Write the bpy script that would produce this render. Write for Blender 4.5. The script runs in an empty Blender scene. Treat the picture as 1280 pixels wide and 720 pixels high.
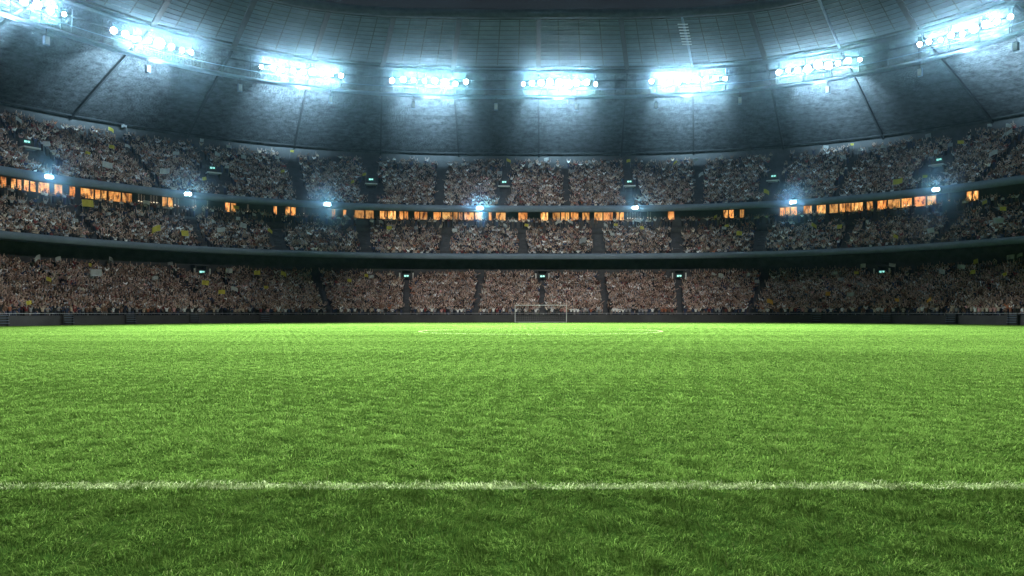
import bpy, bmesh, math, random
import numpy as np
from mathutils import Vector, Matrix

random.seed(7)
rng = np.random.default_rng(7)
scene = bpy.context.scene
COL = scene.collection
R = math.radians

# ------------------------------------------------------------------ helpers
def link(o, parent=None):
    COL.objects.link(o)
    if parent is not None:
        o.parent = parent
    return o

def tag(o, label=None, cat=None, group=None, kind=None):
    if label: o['label'] = label
    if cat: o['category'] = cat
    if group: o['group'] = group
    if kind: o['kind'] = kind
    return o

def empty(name, loc=(0, 0, 0), rz=0.0):
    o = bpy.data.objects.new(name, None)
    o.location = loc
    o.rotation_euler = (0, 0, rz)
    o.empty_display_size = 0.3
    return link(o)

def mesh_np(name, verts, faces, mats, parent=None, mat_idx=None, smooth=False):
    """verts (n,3), faces list of tuples or (m,k) array."""
    me = bpy.data.meshes.new(name)
    if isinstance(faces, np.ndarray):
        m, k = faces.shape
        me.vertices.add(len(verts)); me.vertices.foreach_set('co', np.asarray(verts, np.float32).ravel())
        me.loops.add(m * k); me.loops.foreach_set('vertex_index', faces.astype(np.int32).ravel())
        me.polygons.add(m); me.polygons.foreach_set('loop_start', np.arange(0, m * k, k, dtype=np.int32))
        me.update(calc_edges=True)
    else:
        me.from_pydata([tuple(v) for v in verts], [], faces)
    for m_ in (mats if isinstance(mats, (list, tuple)) else [mats]):
        me.materials.append(m_)
    if mat_idx is not None:
        me.polygons.foreach_set('material_index', np.asarray(mat_idx, np.int32))
    if smooth:
        me.polygons.foreach_set('use_smooth', np.ones(len(me.polygons), bool))
    me.update()
    return link(bpy.data.objects.new(name, me), parent)

class MB:
    """collects simple solids into one mesh"""
    def __init__(self):
        self.v = []; self.f = []
    def box(self, c, size, M=None):
        x, y, z = [k / 2 for k in size]
        b = len(self.v)
        for dx in (-x, x):
            for dy in (-y, y):
                for dz in (-z, z):
                    p = Vector((c[0] + dx, c[1] + dy, c[2] + dz))
                    self.v.append(tuple(M @ p if M else p))
        self.f += [tuple(b + i for i in q) for q in
                   ((0, 1, 3, 2), (4, 6, 7, 5), (0, 4, 5, 1), (2, 3, 7, 6), (0, 2, 6, 4), (1, 5, 7, 3))]
        return self
    def bar(self, p, q, w, h=None, n=None):
        """rectangular (n None) or round bar from p to q"""
        p, q = Vector(p), Vector(q)
        h = h or w
        d = (q - p).normalized()
        up = Vector((0, 0, 1)) if abs(d.z) < .95 else Vector((0, 1, 0))
        sx = d.cross(up).normalized(); sy = sx.cross(d).normalized()
        k = n or 4
        b = len(self.v)
        for base in (p, q):
            for i in range(k):
                if n:
                    a = 2 * math.pi * i / n
                    o = sx * math.cos(a) * w / 2 + sy * math.sin(a) * h / 2
                else:
                    cx, cy = ((-1, -1), (1, -1), (1, 1), (-1, 1))[i]
                    o = sx * cx * w / 2 + sy * cy * h / 2
                self.v.append(tuple(base + o))
        for i in range(k):
            j = (i + 1) % k
            self.f.append((b + i, b + j, b + k + j, b + k + i))
        self.f.append(tuple(b + i for i in range(k))[::-1])
        self.f.append(tuple(b + k + i for i in range(k)))
        return self
    def disc(self, c, axis, r, depth, n=14):
        c = Vector(c); a = Vector(axis).normalized()
        return self.bar(c - a * depth / 2, c + a * depth / 2, 2 * r, None, n)
    def build(self, name, mat, parent=None):
        return mesh_np(name, self.v, self.f, mat, parent)

# ------------------------------------------------------------------ materials
def new_mat(name):
    m = bpy.data.materials.new(name); m.use_nodes = True
    nt = m.node_tree
    return m, nt, nt.nodes['Principled BSDF'], nt.nodes['Material Output']

def mat_noise(name, c0, c1, scale=1.0, rough=.8, bump=0.0, bscale=None, detail=6, spec=.3, stretch=None, metal=0):
    m, nt, b, _ = new_mat(name)
    tc = nt.nodes.new('ShaderNodeTexCoord')
    src = tc.outputs['Object']
    if stretch:
        mp = nt.nodes.new('ShaderNodeMapping'); mp.inputs['Scale'].default_value = stretch
        nt.links.new(src, mp.inputs[0]); src = mp.outputs[0]
    n = nt.nodes.new('ShaderNodeTexNoise'); n.inputs['Scale'].default_value = scale; n.inputs['Detail'].default_value = detail
    n.inputs['Roughness'].default_value = .65
    nt.links.new(src, n.inputs['Vector'])
    r = nt.nodes.new('ShaderNodeValToRGB')
    r.color_ramp.elements[0].position = .32; r.color_ramp.elements[0].color = (*c0, 1)
    r.color_ramp.elements[1].position = .68; r.color_ramp.elements[1].color = (*c1, 1)
    nt.links.new(n.outputs['Fac'], r.inputs[0]); nt.links.new(r.outputs[0], b.inputs['Base Color'])
    b.inputs['Roughness'].default_value = rough
    b.inputs['Specular IOR Level'].default_value = spec
    b.inputs['Metallic'].default_value = metal
    if bump:
        n2 = nt.nodes.new('ShaderNodeTexNoise'); n2.inputs['Scale'].default_value = bscale or scale * 6; n2.inputs['Detail'].default_value = 8
        nt.links.new(src, n2.inputs['Vector'])
        bp = nt.nodes.new('ShaderNodeBump'); bp.inputs['Strength'].default_value = bump; bp.inputs['Distance'].default_value = .3
        nt.links.new(n2.outputs['Fac'], bp.inputs['Height']); nt.links.new(bp.outputs[0], b.inputs['Normal'])
    return m

def mat_emit(name, col, strength, sample=False):
    m, nt, b, out = new_mat(name)
    b.inputs['Base Color'].default_value = (.6, .6, .6, 1)
    b.inputs['Emission Color'].default_value = (*col, 1)
    b.inputs['Emission Strength'].default_value = strength
    if not sample:
        m.cycles.emission_sampling = 'NONE'
    return m

def mat_attr(name, attr, rough=.8, translucent=0.0, spec=.2, sheen=False):
    m, nt, b, out = new_mat(name)
    a = nt.nodes.new('ShaderNodeAttribute'); a.attribute_name = attr
    nt.links.new(a.outputs['Color'], b.inputs['Base Color'])
    b.inputs['Roughness'].default_value = rough
    b.inputs['Specular IOR Level'].default_value = spec
    if translucent:
        t = nt.nodes.new('ShaderNodeBsdfTranslucent'); mx = nt.nodes.new('ShaderNodeMixShader')
        nt.links.new(a.outputs['Color'], t.inputs[0])
        mx.inputs[0].default_value = translucent
        nt.links.new(b.outputs[0], mx.inputs[1]); nt.links.new(t.outputs[0], mx.inputs[2])
        nt.links.new(mx.outputs[0], out.inputs[0])
    return m

M = {}
M['concrete'] = mat_noise('terrace_concrete', (.05, .052, .055), (.085, .088, .09), .8, .9)
M['fascia'] = mat_noise('balcony_fascia', (.12, .155, .20), (.17, .21, .26), .5, .9, spec=.1)
M['wall'] = mat_noise('painted_wall', (.04, .041, .04), (.065, .066, .064), .35, .8, .1)
M['dark_wall'] = mat_noise('dark_wall', (.03, .033, .036), (.055, .06, .065), .5, .6)
M['steel'] = mat_noise('galvanised_steel', (.30, .31, .32), (.42, .43, .44), 2, .5, spec=.5, metal=.3)
M['dark_steel'] = mat_noise('dark_steel', (.018, .02, .022), (.035, .038, .04), 1, .7, spec=.15)
M['pale_paint'] = mat_noise('pale_paint', (.55, .55, .53), (.68, .68, .66), 2, .6)
M['white'] = mat_noise('white_paint', (.62, .62, .62), (.72, .72, .72), 3, .4)
M['roof_panel'] = mat_noise('roof_panel', (.055, .07, .082), (.10, .12, .135), .22, .85, .12, 2.0, detail=8, spec=.04)
M['roof_under'] = mat_noise('roof_underside', (.025, .027, .03), (.11, .115, .12), .9, .95, .9, 3.2, detail=12, spec=.03)
M['lens'] = mat_emit('lamp_lens', (.86, .95, 1.0), 60)
M['sign_face'] = mat_emit('exit_sign_face', (.35, 1.0, .88), 1.1)
M['sign_box'] = mat_noise('sign_housing', (.02, .12, .10), (.03, .17, .14), 2, .5)
M['flag_white'] = mat_noise('flag_white', (.32, .33, .33), (.47, .48, .48), 1.5, .9)
M['flag_grey'] = mat_noise('flag_grey', (.18, .19, .20), (.27, .28, .29), 1.5, .9)
M['flag_yellow'] = mat_noise('flag_yellow', (.40, .33, .05), (.56, .47, .08), 1.5, .9)
M['flag_orange'] = mat_noise('flag_orange', (.45, .22, .04), (.58, .30, .06), 1.5, .9)
M['pole'] = mat_noise('flag_pole', (.35, .35, .33), (.45, .45, .43), 4, .6)

def window_mat():
    m, nt, b, out = new_mat('lit_window')
    m.cycles.emission_sampling = 'NONE'
    oi = nt.nodes.new('ShaderNodeObjectInfo')
    tc = nt.nodes.new('ShaderNodeTexCoord')
    add = nt.nodes.new('ShaderNodeVectorMath'); add.operation = 'ADD'
    sc = nt.nodes.new('ShaderNodeVectorMath'); sc.operation = 'SCALE'; sc.inputs['Scale'].default_value = 37
    cb = nt.nodes.new('ShaderNodeCombineXYZ')
    for i in range(3): nt.links.new(oi.outputs['Random'], cb.inputs[i])
    nt.links.new(cb.outputs[0], sc.inputs[0])
    nt.links.new(tc.outputs['Object'], add.inputs[0]); nt.links.new(sc.outputs[0], add.inputs[1])
    n = nt.nodes.new('ShaderNodeTexNoise'); n.inputs['Scale'].default_value = 1.7; n.inputs['Detail'].default_value = 5
    mp = nt.nodes.new('ShaderNodeMapping'); mp.inputs['Scale'].default_value = (1.6, 1, .55)
    nt.links.new(add.outputs[0], mp.inputs[0]); nt.links.new(mp.outputs[0], n.inputs['Vector'])
    cr = nt.nodes.new('ShaderNodeValToRGB')
    e = cr.color_ramp.elements
    e[0].position = .36; e[0].color = (.10, .03, .012, 1)
    e[1].position = .66; e[1].color = (1.0, .66, .24, 1)
    k = cr.color_ramp.elements.new(.5); k.color = (.85, .38, .09, 1)
    nt.links.new(n.outputs['Fac'], cr.inputs[0])
    # blind slats
    wv = nt.nodes.new('ShaderNodeTexWave'); wv.wave_type = 'BANDS'; wv.bands_direction = 'Z'
    wv.inputs['Scale'].default_value = 1.3; wv.inputs['Distortion'].default_value = .3
    nt.links.new(tc.outputs['Object'], wv.inputs['Vector'])
    mr = nt.nodes.new('ShaderNodeMapRange'); mr.inputs['To Min'].default_value = .55; mr.inputs['To Max'].default_value = 1.0
    nt.links.new(wv.outputs['Fac'], mr.inputs['Value'])
    mul = nt.nodes.new('ShaderNodeMixRGB'); mul.blend_type = 'MULTIPLY'; mul.inputs[0].default_value = 1
    nt.links.new(cr.outputs[0], mul.inputs[1]); nt.links.new(mr.outputs[0], mul.inputs[2])
    hs = nt.nodes.new('ShaderNodeMixRGB'); hs.blend_type = 'MULTIPLY'; hs.inputs[2].default_value = (1.0, .72, .62, 1)
    fr_ = nt.nodes.new('ShaderNodeMath'); fr_.operation = 'FRACT'; m7 = nt.nodes.new('ShaderNodeMath'); m7.operation = 'MULTIPLY'; m7.inputs[1].default_value = 7.3
    nt.links.new(oi.outputs['Random'], m7.inputs[0]); nt.links.new(m7.outputs[0], fr_.inputs[0]); nt.links.new(fr_.outputs[0], hs.inputs[0])
    nt.links.new(mul.outputs[0], hs.inputs[1]); nt.links.new(hs.outputs[0], b.inputs['Emission Color'])
    ms = nt.nodes.new('ShaderNodeMapRange'); ms.inputs['To Min'].default_value = .7; ms.inputs['To Max'].default_value = 1.9
    nt.links.new(oi.outputs['Random'], ms.inputs['Value'])
    nt.links.new(ms.outputs[0], b.inputs['Emission Strength'])
    b.inputs['Base Color'].default_value = (.05, .05, .05, 1)
    return m
M['window'] = window_mat()

# ------------------------------------------------------------------ bowl geometry: plan curve + outward normal offset
A0, B0, NN, CY = 58.0, 74.0, 3.0, 42.0
_phi = np.linspace(-math.pi, math.pi, 4001)
_r = (np.abs(np.sin(_phi) / A0) ** NN + np.abs(np.cos(_phi) / B0) ** NN) ** (-1 / NN)
_px = _r * np.sin(_phi); _py = _r * np.cos(_phi)
_nx = np.sign(_px) * np.abs(_px) ** (NN - 1) / A0 ** NN
_ny = np.sign(_py) * np.abs(_py) ** (NN - 1) / B0 ** NN
_l = np.hypot(_nx, _ny); _nx /= _l; _ny /= _l
_seg = np.hypot(np.diff(_px), np.diff(_py))
_u = np.concatenate([[0], np.cumsum(_seg)]); _u -= _u[-1] / 2
UMAX = _u[-1]

def S(u, s):
    """plan point on the curve set back by s from the pitch-side wall"""
    x = np.interp(u, _u, _px); y = np.interp(u, _u, _py)
    nx = np.interp(u, _u, _nx); ny = np.interp(u, _u, _ny)
    return x + s * nx, y + s * ny + CY

def normal(u):
    nx = np.interp(u, _u, _nx); ny = np.interp(u, _u, _ny)
    l = np.hypot(nx, ny)
    return nx / l, ny / l

F, CX, HY, HC = 950.0, 676.0, 391.0, 1.4        # focal length and centre in photo pixels; eye height
def u_at(px, s):
    """place along the bowl seen at photo column px"""
    uu = np.linspace(-150, 150, 6001)
    x, y = S(uu, s)
    ok = y > 20
    p = np.where(ok, CX + F * x / np.maximum(y, 1), np.where(uu < 0, -9999, 9999))
    return float(np.interp(px, p, uu))

def frame(u, s, z):
    """matrix with local +X along the stand, -Y towards the pitch, Z up"""
    x, y = S(u, s); nx, ny = normal(u)
    rz = math.atan2(-float(nx), float(ny))
    return (float(x), float(y), z), rz

def place(name, u, s, z):
    loc, rz = frame(u, s, z)
    return empty(name, loc, rz)

US = np.linspace(-UMAX, UMAX, 361)
def revolve(name, profile, mat, parent=None, us=US, smooth=False, thick=None):
    prof = np.array(profile, float)
    x = []; 
    V = np.zeros((len(us), len(prof), 3))
    for j, (s, z) in enumerate(prof):
        V[:, j, 0], V[:, j, 1] = S(us, s); V[:, j, 2] = z
    n, k = len(us), len(prof)
    i, j = np.meshgrid(np.arange(n - 1), np.arange(k - 1), indexing='ij')
    a = (i * k + j).ravel(); 
    faces = np.stack([a, a + 1, a + k + 1, a + k], 1)
    return mesh_np(name, V.reshape(-1, 3), faces, mat, parent, smooth=smooth)

# ------------------------------------------------------------------ tiers (set back s, floor height z)
T = {
    'lower': dict(s0=1.5, z0=.55, s1=23.2, z1=7.25, rows=27, curve=.25),
    'middle': dict(s0=17.2, z0=10.75, s1=25.6, z1=16.0, rows=11, curve=0),
    'upper': dict(s0=23.3, z0=19.9, s1=44.0, z1=31.9, rows=26, curve=0),
}
def floor_z(t, k):
    d = T[t]; f = k / (d['rows'] - 1)
    g = f * (1 - d['curve']) + d['curve'] * f * f
    return d['z0'] + (d['z1'] - d['z0']) * g
def row_s(t, k):
    d = T[t]; return d['s0'] + (d['s1'] - d['s0']) * k / (d['rows'] - 1)
def floor_at(t, s):
    d = T[t]
    k = (s - d['s0']) / (d['s1'] - d['s0']) * (d['rows'] - 1)
    return floor_z(t, max(0, min(d['rows'] - 1, k)))

def terrace_profile(t, lead, tail):
    d = T[t]; step = (d['s1'] - d['s0']) / (d['rows'] - 1)
    p = list(lead)
    for k in range(d['rows']):
        s = row_s(t, k) - step * .5
        z = floor_z(t, k)
        p += [(s, z), (s + step, z)]
    return p + list(tail)

stand = empty('grandstand', (0, 116, 0))
tag(stand, 'three tier concrete grandstand bowl with dark balcony fronts and lit suite windows', 'grandstand')
def child(o):
    """keep world coordinates under a parent that is not at the origin"""
    o.matrix_parent_inverse = o.parent.matrix_basis.inverted() if o.parent else Matrix()
    return o
stand.location = (0, 0, 0)
revolve('terrace', terrace_profile('lower', [(.6, .0)], [(24.2, 7.25), (24.2, 11.2)]), M['concrete'], stand)
revolve('terrace', terrace_profile('middle', [(16.5, 10.75)], [(25.95, 16.0), (25.95, 17.3), (26.99, 17.3)]), M['concrete'], stand)
revolve('terrace', terrace_profile('upper', [(22.4, 19.9)], [(45.5, 31.9), (45.5, 36.4)]), M['concrete'], stand)
f1 = revolve('balcony_front', [(24.25, 11.22), (16.3, 10.70), (16.0, 10.85), (16.0, 11.68), (16.45, 11.68), (16.45, 10.7)], M['fascia'], stand)
f2 = revolve('balcony_front', [(27.2, 20.55), (22.3, 19.72), (22.0, 19.85), (22.0, 20.87), (22.4, 20.87), (22.4, 19.8)], M['fascia'], stand)
revolve('suite_wall', [(27.0, 15.9), (27.0, 20.7)], M['dark_wall'], stand)
# rails along the balcony fronts
for s, z in ((16.2, 11.95), (22.2, 21.12)):
    revolve('balcony_rail', [(s, z), (s - .03, z + .03), (s, z + .06), (s + .03, z + .03), (s, z)], M['dark_steel'], stand)

AISLE = {
    'lower': [-40, 110, 252, 300, 405, 508, 597, 678, 755, 849, 945, 1103, 1225, 1330],
    'middle': [-30, 110, 250, 348, 456, 557, 653, 748, 846, 950, 1057, 1180, 1310],
    'upper': [-30, 40, 181, 268, 373, 464, 550, 630, 708, 787, 873, 966, 1055, 1170, 1250, 1330],
}
AMID = {'lower': 9.0, 'middle': 20.0, 'upper': 30.0}
AW = {'lower': .52, 'middle': .75, 'upper': .62}
EXITS_LOWER = [252, 508, 678, 849, 1103]
EXITS_UPPER = [40, 268, 464, 630, 787, 966, 1170]
aisle_u = {t: [u_at(p, AMID[t]) for p in AISLE[t]] for t in AISLE}
# stair flights laid on the terraces, with half-height treads
for t in AISLE:
    d = T[t]; step = (d['s1'] - d['s0']) / (d['rows'] - 1)
    for ua in aisle_u[t]:
        prof = []
        for k in range(d['rows'] - 1):
            z0, z1 = floor_z(t, k) + .004, floor_z(t, k + 1) + .004
            sk = row_s(t, k)
            prof += [(sk - step * .498, z0), (sk + step * .02, z0), (sk + step * .02, (z0 + z1) / 2), (sk + step * .502 - .01, (z0 + z1) / 2)]
        hw = AW[t] * .75; V = []
        for s_, z in prof:
            (x, y), (nx_, ny_) = S(ua, s_), normal(ua)
            for q in (-hw, hw): V.append((float(x + ny_ * q), float(y - nx_ * q), z))
        mesh_np('aisle_stair', V, [(2 * a, 2 * a + 1, 2 * a + 3, 2 * a + 2) for a in range(len(prof) - 1)], M['concrete'], stand)

# suite windows: x-ranges read off the photograph, turned into places along the suite wall
WIN = [(-22, -12), (-9, -1), (1, 8), (14, 20), (21.4, 27), (30, 36), (38, 45), (48, 62), (68, 78), (87, 94), (101, 117), (119, 125.4), (127, 134), (136, 151), (153, 165),
       (203, 208.6), (210, 216), (281.5, 287.5), (289, 295), (357, 362.6), (364, 369.5), (342, 346), (415, 419), (429, 433), (443, 455), (457, 467), (475, 483), (485, 494.6),
       (499, 504), (505.5, 510), (518, 524), (525.5, 534), (542, 551), (553, 565), (567, 572), (573.5, 578), (580.5, 592), (593.6, 603), (611, 615), (620, 632), (648, 659),
       (676, 685), (691, 700), (701.5, 706), (707, 711.5), (713.6, 723), (728, 736.6), (743, 753), (754.5, 766), (770, 774), (775, 779.6), (835, 843),
       (904.5, 910), (911.5, 917), (925, 930), (975, 981), (982, 987), (988.5, 996), (1004.5, 1014.6), (1021, 1032), (1037, 1047.5), (1049.5, 1056), (1057, 1063), (1064.5, 1078.5),
       (1083.5, 1091), (1097, 1108), (1110, 1125), (1127, 1139.5), (1143, 1156.7), (1159, 1170), (1208, 1214.6), (1216, 1223)]
for a, b_ in WIN:
    ua, ub = u_at(a, 26.9), u_at(b_, 26.9)
    um = (ua + ub) / 2; w = abs(ub - ua) * 1.22
    xa, ya = S(ua, 26.9); xb, yb = S(ub, 26.9)
    w = float(math.hypot(xb - xa, yb - ya))
    h = 1.5 + rng.uniform(-.06, .1)
    loc, rz = frame(um, 26.97, 19.5)
    mb = MB()
    mb.box((0, -.02, h / 2 + .04), (w + .12, .1, .08)); mb.box((0, -.02, -h / 2 - .04), (w + .12, .1, .08))
    mb.box((-w / 2 - .03, -.02, 0), (.06, .1, h)); mb.box((w / 2 + .03, -.02, 0), (.06, .1, h))
    fr = mb.build('window', M['dark_steel'], stand); fr.location = loc; fr.rotation_euler = (0, 0, rz)
    p = MB().box((0, 0, 0), (w - .004, .03, h - .004)).build('pane', M['window'], fr)
# small strings of hanging lamps behind dark glass
GL = [(172, 182), (187, 198), (217, 225), (240, 246), (258, 261), (309, 311), (378, 382), (783, 802), (808, 815), (1129, 1137), (1184, 1188)]
for a, b_ in GL:
    mb = MB()
    n = max(1, int((b_ - a) / 3))
    for i in range(n):
        px = a + (b_ - a) * (i + .5) / n
        loc, rz = frame(u_at(px, 26.8), 26.85, 19.1 + rng.uniform(-.15, .15))
        Mx = Matrix.Translation(loc) @ Matrix.Rotation(rz, 4, 'Z')
        mb.box((0, 0, 0), (.2, .1, .16), Mx); mb.bar(Mx @ Vector((0, 0, .08)), Mx @ Vector((0, 0, 1.2)), .008)
    mb.build('pendant_lamps', M.setdefault('pendant', mat_emit('pendant_glow', (1, .75, .5), 1.1)), stand)

# vomitory portals
def portal(t, px, s, w, h, zoff, deep):
    ua = u_at(px, s); z = floor_at(t, s) + zoff
    loc, rz = frame(ua, s, z)
    mb = MB()
    mb.box((-w / 2 - .12, deep / 2, h / 2), (.24, deep, h)); mb.box((w / 2 + .12, deep / 2, h / 2), (.24, deep, h))
    o = mb.build('portal', M['concrete'], stand); o.location = loc; o.rotation_euler = (0, 0, rz)
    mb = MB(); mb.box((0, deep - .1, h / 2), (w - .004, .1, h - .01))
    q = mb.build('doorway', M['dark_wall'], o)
    return o, ua, z
portals = []
for px in EXITS_LOWER:
    o, ua, z = portal('lower', px, 21.6, 1.5, 2.3, 0, 2.2)
    MB().box((0, .9, 2.42), (2.4, 2.4, .22)).build('lintel', M['dark_wall'], o)
    for sx in (-1.18, 1.18):
        MB().box((sx, -.35, 1.25), (.22, .16, 1.3)).build('post', M['pale_paint'], o)
    portals.append(('lower', px, ua, 21.35, z + 1.35))
for px in EXITS_UPPER:
    o, ua, z = portal('upper', px, 31.2, 1.8, 2.2, -.9, 3.0)
    MB().box((0, .6, 2.32), (2.3, 1.6, .22)).build('lintel', M['pale_paint'], o)
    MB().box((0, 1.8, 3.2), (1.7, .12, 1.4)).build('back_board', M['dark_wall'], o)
    portals.append(('upper', px, ua, 32.7, z + 3.4))

# exit signs
W1 = ['first', 'second', 'third', 'fourth', 'fifth', 'sixth', 'seventh', 'eighth', 'ninth', 'tenth', 'eleventh', 'twelfth', 'thirteenth', 'fourteenth',
      'fifteenth', 'sixteenth', 'seventeenth', 'eighteenth', 'nineteenth', 'twentieth']
TENS = {2: 'twenty', 3: 'thirty', 4: 'forty', 5: 'fifty', 6: 'sixty'}
def ordinal(i):
    if i <= 20: return W1[i - 1]
    t, r = divmod(i, 10)
    return (TENS[t][:-1] + 'ieth') if r == 0 else TENS[t] + '-' + W1[r - 1]
cnt = {'lower': 0, 'upper': 0}
for t, px, ua, s, z in portals:
    cnt[t] += 1
    e = place('exit_sign', ua, s, z)
    MB().box((0, 0, 0), (1.0, .12, .5)).build('housing', M['sign_box'], e)
    MB().box((-.21, -.075, 0), (.34, .03, .30)).box((.21, -.075, .02), (.34, .03, .26)).build('lit_panel', M['sign_face'], e)
    if t == 'lower' and px == 678:
        lab = 'glowing teal exit sign above the aisle straight behind the goal'
    else:
        lab = f'glowing teal exit sign over {t} tier gangway, {ordinal(cnt[t])} from left in that tier'
    tag(e, lab, 'exit sign', 'lit exit signs in the stands')

# balcony lamps on the upper balcony front
for i, (px, py) in enumerate([(61, 222), (235, 243), (409, 255), (600, 259), (794, 259), (991, 252), (1170, 239)]):
    u0 = u_at(px, 21.8)
    e = place('balcony_lamp', u0, 21.78, 20.38)
    MB().box((0, .08, 0), (1.1, .16, .5)).box((0, .2, .0), (.3, .06, .2)).build('housing', M['steel'], e)
    MB().disc((-.27, -.02, 0), (0, 1, 0), .22, .06).disc((.27, -.02, 0), (0, 1, 0), .22, .06).build('lens', M['lens'], e)
    near = ['above the bright row of suite windows at far left', 'where the left suite windows thin out', 'left of the long central run of suite windows',
            'over the central suite windows, left of the goal', 'over the suite windows right of the goal', 'above the left end of the right hand suite windows',
            'above the right end of the right hand suite windows'][i]
    tag(e, 'small white lamp, upper balcony, ' + near, 'lamp', 'white lamps along the upper balcony front')
    L = bpy.data.lights.new('balcony_light', 'SPOT'); L.energy = 30000; L.color = (.72, .9, 1); L.shadow_soft_size = .2; L.spot_size = R(60); L.spot_blend = 1
    lo = link(bpy.data.objects.new('balcony_light', L), e); lo.location = (0, -.15, 0); tq = Vector((0, 12, 0)) - e.location; lo.rotation_euler = (Matrix.Rotation(-e.rotation_euler.z, 3, 'Z') @ tq).to_track_quat('-Z', 'Y').to_euler()

# ------------------------------------------------------------------ perimeter wall, rail and steps
pw = empty('perimeter_wall')
tag(pw, 'low grey wall with pale top rail between the grass and the lower stand', 'wall')
revolve('wall_body', [(0, -.02), (0, 1.05), (.02, 1.1), (.3, 1.1), (.3, 0)], M['wall'], pw)
revolve('top_rail', [(.10, 1.3), (.06, 1.33), (.10, 1.36), (.14, 1.33), (.10, 1.3)], M['steel'], pw)
mb = MB()
for u in np.arange(-110, 110, 2.4):
    x, y = S(u, .1); mb.bar((float(x), float(y), 1.1), (float(x), float(y), 1.32), .05)
mb.build('rail_posts', M['steel'], pw)
steps_px = [3, 85, 163, 243, 331, 1021, 1108, 1189, 1266]
sl = ['at the left edge of the pitch wall', 'second from left', 'third from left', 'below the left lower exit sign', 'right of the left lower exit sign',
      'left of the right lower exit sign', 'below the right lower exit sign', 'second from right', 'at the right edge of the pitch wall']
for px, w in zip(steps_px, sl):
    e = place('gate_steps', u_at(px, -.2), -.06, 0)
    mb = MB()
    for k in range(4):
        MBt = mb.box((0, -.12 - .06 * (3 - k), .32 + .27 * k), (1.15, .26, .06))
    mb.build('treads', M['fascia'], e)
    MB().box((-.62, -.12, .62), (.06, .26, 1.2)).build('stringer', M['wall'], e); MB().box((.62, -.12, .62), (.06, .26, 1.2)).build('stringer', M['wall'], e)
    MB().box((0, .02, .62), (1.16, .06, 1.2)).build('back_panel', M['wall'], e)
    tag(e, 'pale slatted steps against the grey pitch wall, ' + w, 'steps', 'steps along the pitch wall')

# ------------------------------------------------------------------ roof
ZR = 43.0
def rim_pt(u):
    x, y = S(u, 14.0)
    ph = np.arctan2(x, y - CY)
    a, b, n = 50.0, 70.0, 4.0
    r = (np.abs(np.sin(ph) / a) ** n + np.abs(np.cos(ph) / b) ** n) ** (-1 / n)
    return r * np.sin(ph), r * np.cos(ph) + CY
def roof_pt(u, q):
    """q in 0..1: rim to lamp ring; 1..2: lamp ring to the back of the stand"""
    u = np.asarray(u, float)
    xr, yr = rim_pt(u)
    if q <= 1:
        x1, y1 = S(u, 14.0)
        f = q
        return xr + (x1 - xr) * f, yr + (y1 - yr) * f, 45.15 + (ZR - 45.15) * f + 0 * u
    s = 14.0 + (q - 1) * 32.0
    x, y = S(u, s)
    f = q - 1
    return x, y, ZR + (34.6 - ZR) * f + .6 * math.sin(f * math.pi) * .4 + 0 * u
def roof_sheet(name, qs, mat, parent, dz=0.0, us=US):
    V = np.zeros((len(us), len(qs), 3))
    for j, q in enumerate(qs):
        V[:, j, 0], V[:, j, 1], z = roof_pt(us, q); V[:, j, 2] = z + dz
    n, k = len(us), len(qs)
    i, j = np.meshgrid(np.arange(n - 1), np.arange(k - 1), indexing='ij')
    a = (i * k + j).ravel()
    return mesh_np(name, V.reshape(-1, 3), np.stack([a, a + 1, a + k + 1, a + k], 1), mat, parent)
roof = empty('stadium_roof')
tag(roof, 'ring shaped stadium roof with gridded pale inner panels and rough dark underside', 'roof')
roof_sheet('inner_panels', np.linspace(0, 1, 9), M['roof_panel'], roof)
roof_sheet('outer_underside', np.linspace(1.0, 2.02, 14), M['roof_under'], roof)
def ring(name, q, w, h, dz, mat, parent, us=US):
    V = np.zeros((len(us), 4, 3))
    x, y, z = roof_pt(us, q); x2, y2, _ = roof_pt(us, q + .02)
    ex, ey = x2 - x, y2 - y; l = np.hypot(ex, ey); ex /= l; ey /= l
    for j, (a, b) in enumerate(((-1, -1), (1, -1), (1, 1), (-1, 1))):
        V[:, j, 0] = x + ex * a * w / 2; V[:, j, 1] = y + ey * a * w / 2; V[:, j, 2] = z + dz + b * h / 2
    V = V.reshape(-1, 3); n = len(us); f = []
    for j in range(4):
        i = np.arange(n - 1)
        f.append(np.stack([i * 4 + j, i * 4 + (j + 1) % 4, (i + 1) * 4 + (j + 1) % 4, (i + 1) * 4 + j], 1))
    return V, np.concatenate(f)
def rings(name, items, mat, parent):
    Vs, Fs, b = [], [], 0
    for q, w, h, dz in items:
        V, f = ring(name, q, w, h, dz, mat, parent); Vs.append(V); Fs.append(f + b); b += len(V)
    return mesh_np(name, np.concatenate(Vs), np.concatenate(Fs), mat, parent)
rings('rim_girder', [(0.0, .9, 1.1, .30)], M['dark_steel'], roof)
rings('rim_gutter', [(0.035, .2, .12, -.2)], M['dark_steel'], roof)
rings('purlins', [(q, .2, .03, -.05) for q in np.linspace(.09, .86, 11)], M['dark_steel'], roof)
rings('ring_girder', [(1.0, .5, .6, -.42), (.93, .18, .25, -.2), (1.10, .2, .25, -.25)], M['dark_steel'], roof)
rings('back_pipe', [(1.93, .22, .22, -.35)], M['dark_steel'], roof)
rings('outer_purlins', [(q, .10, .05, -.06) for q in np.linspace(1.2, 1.9, 8)], M['dark_steel'], roof)
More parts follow.
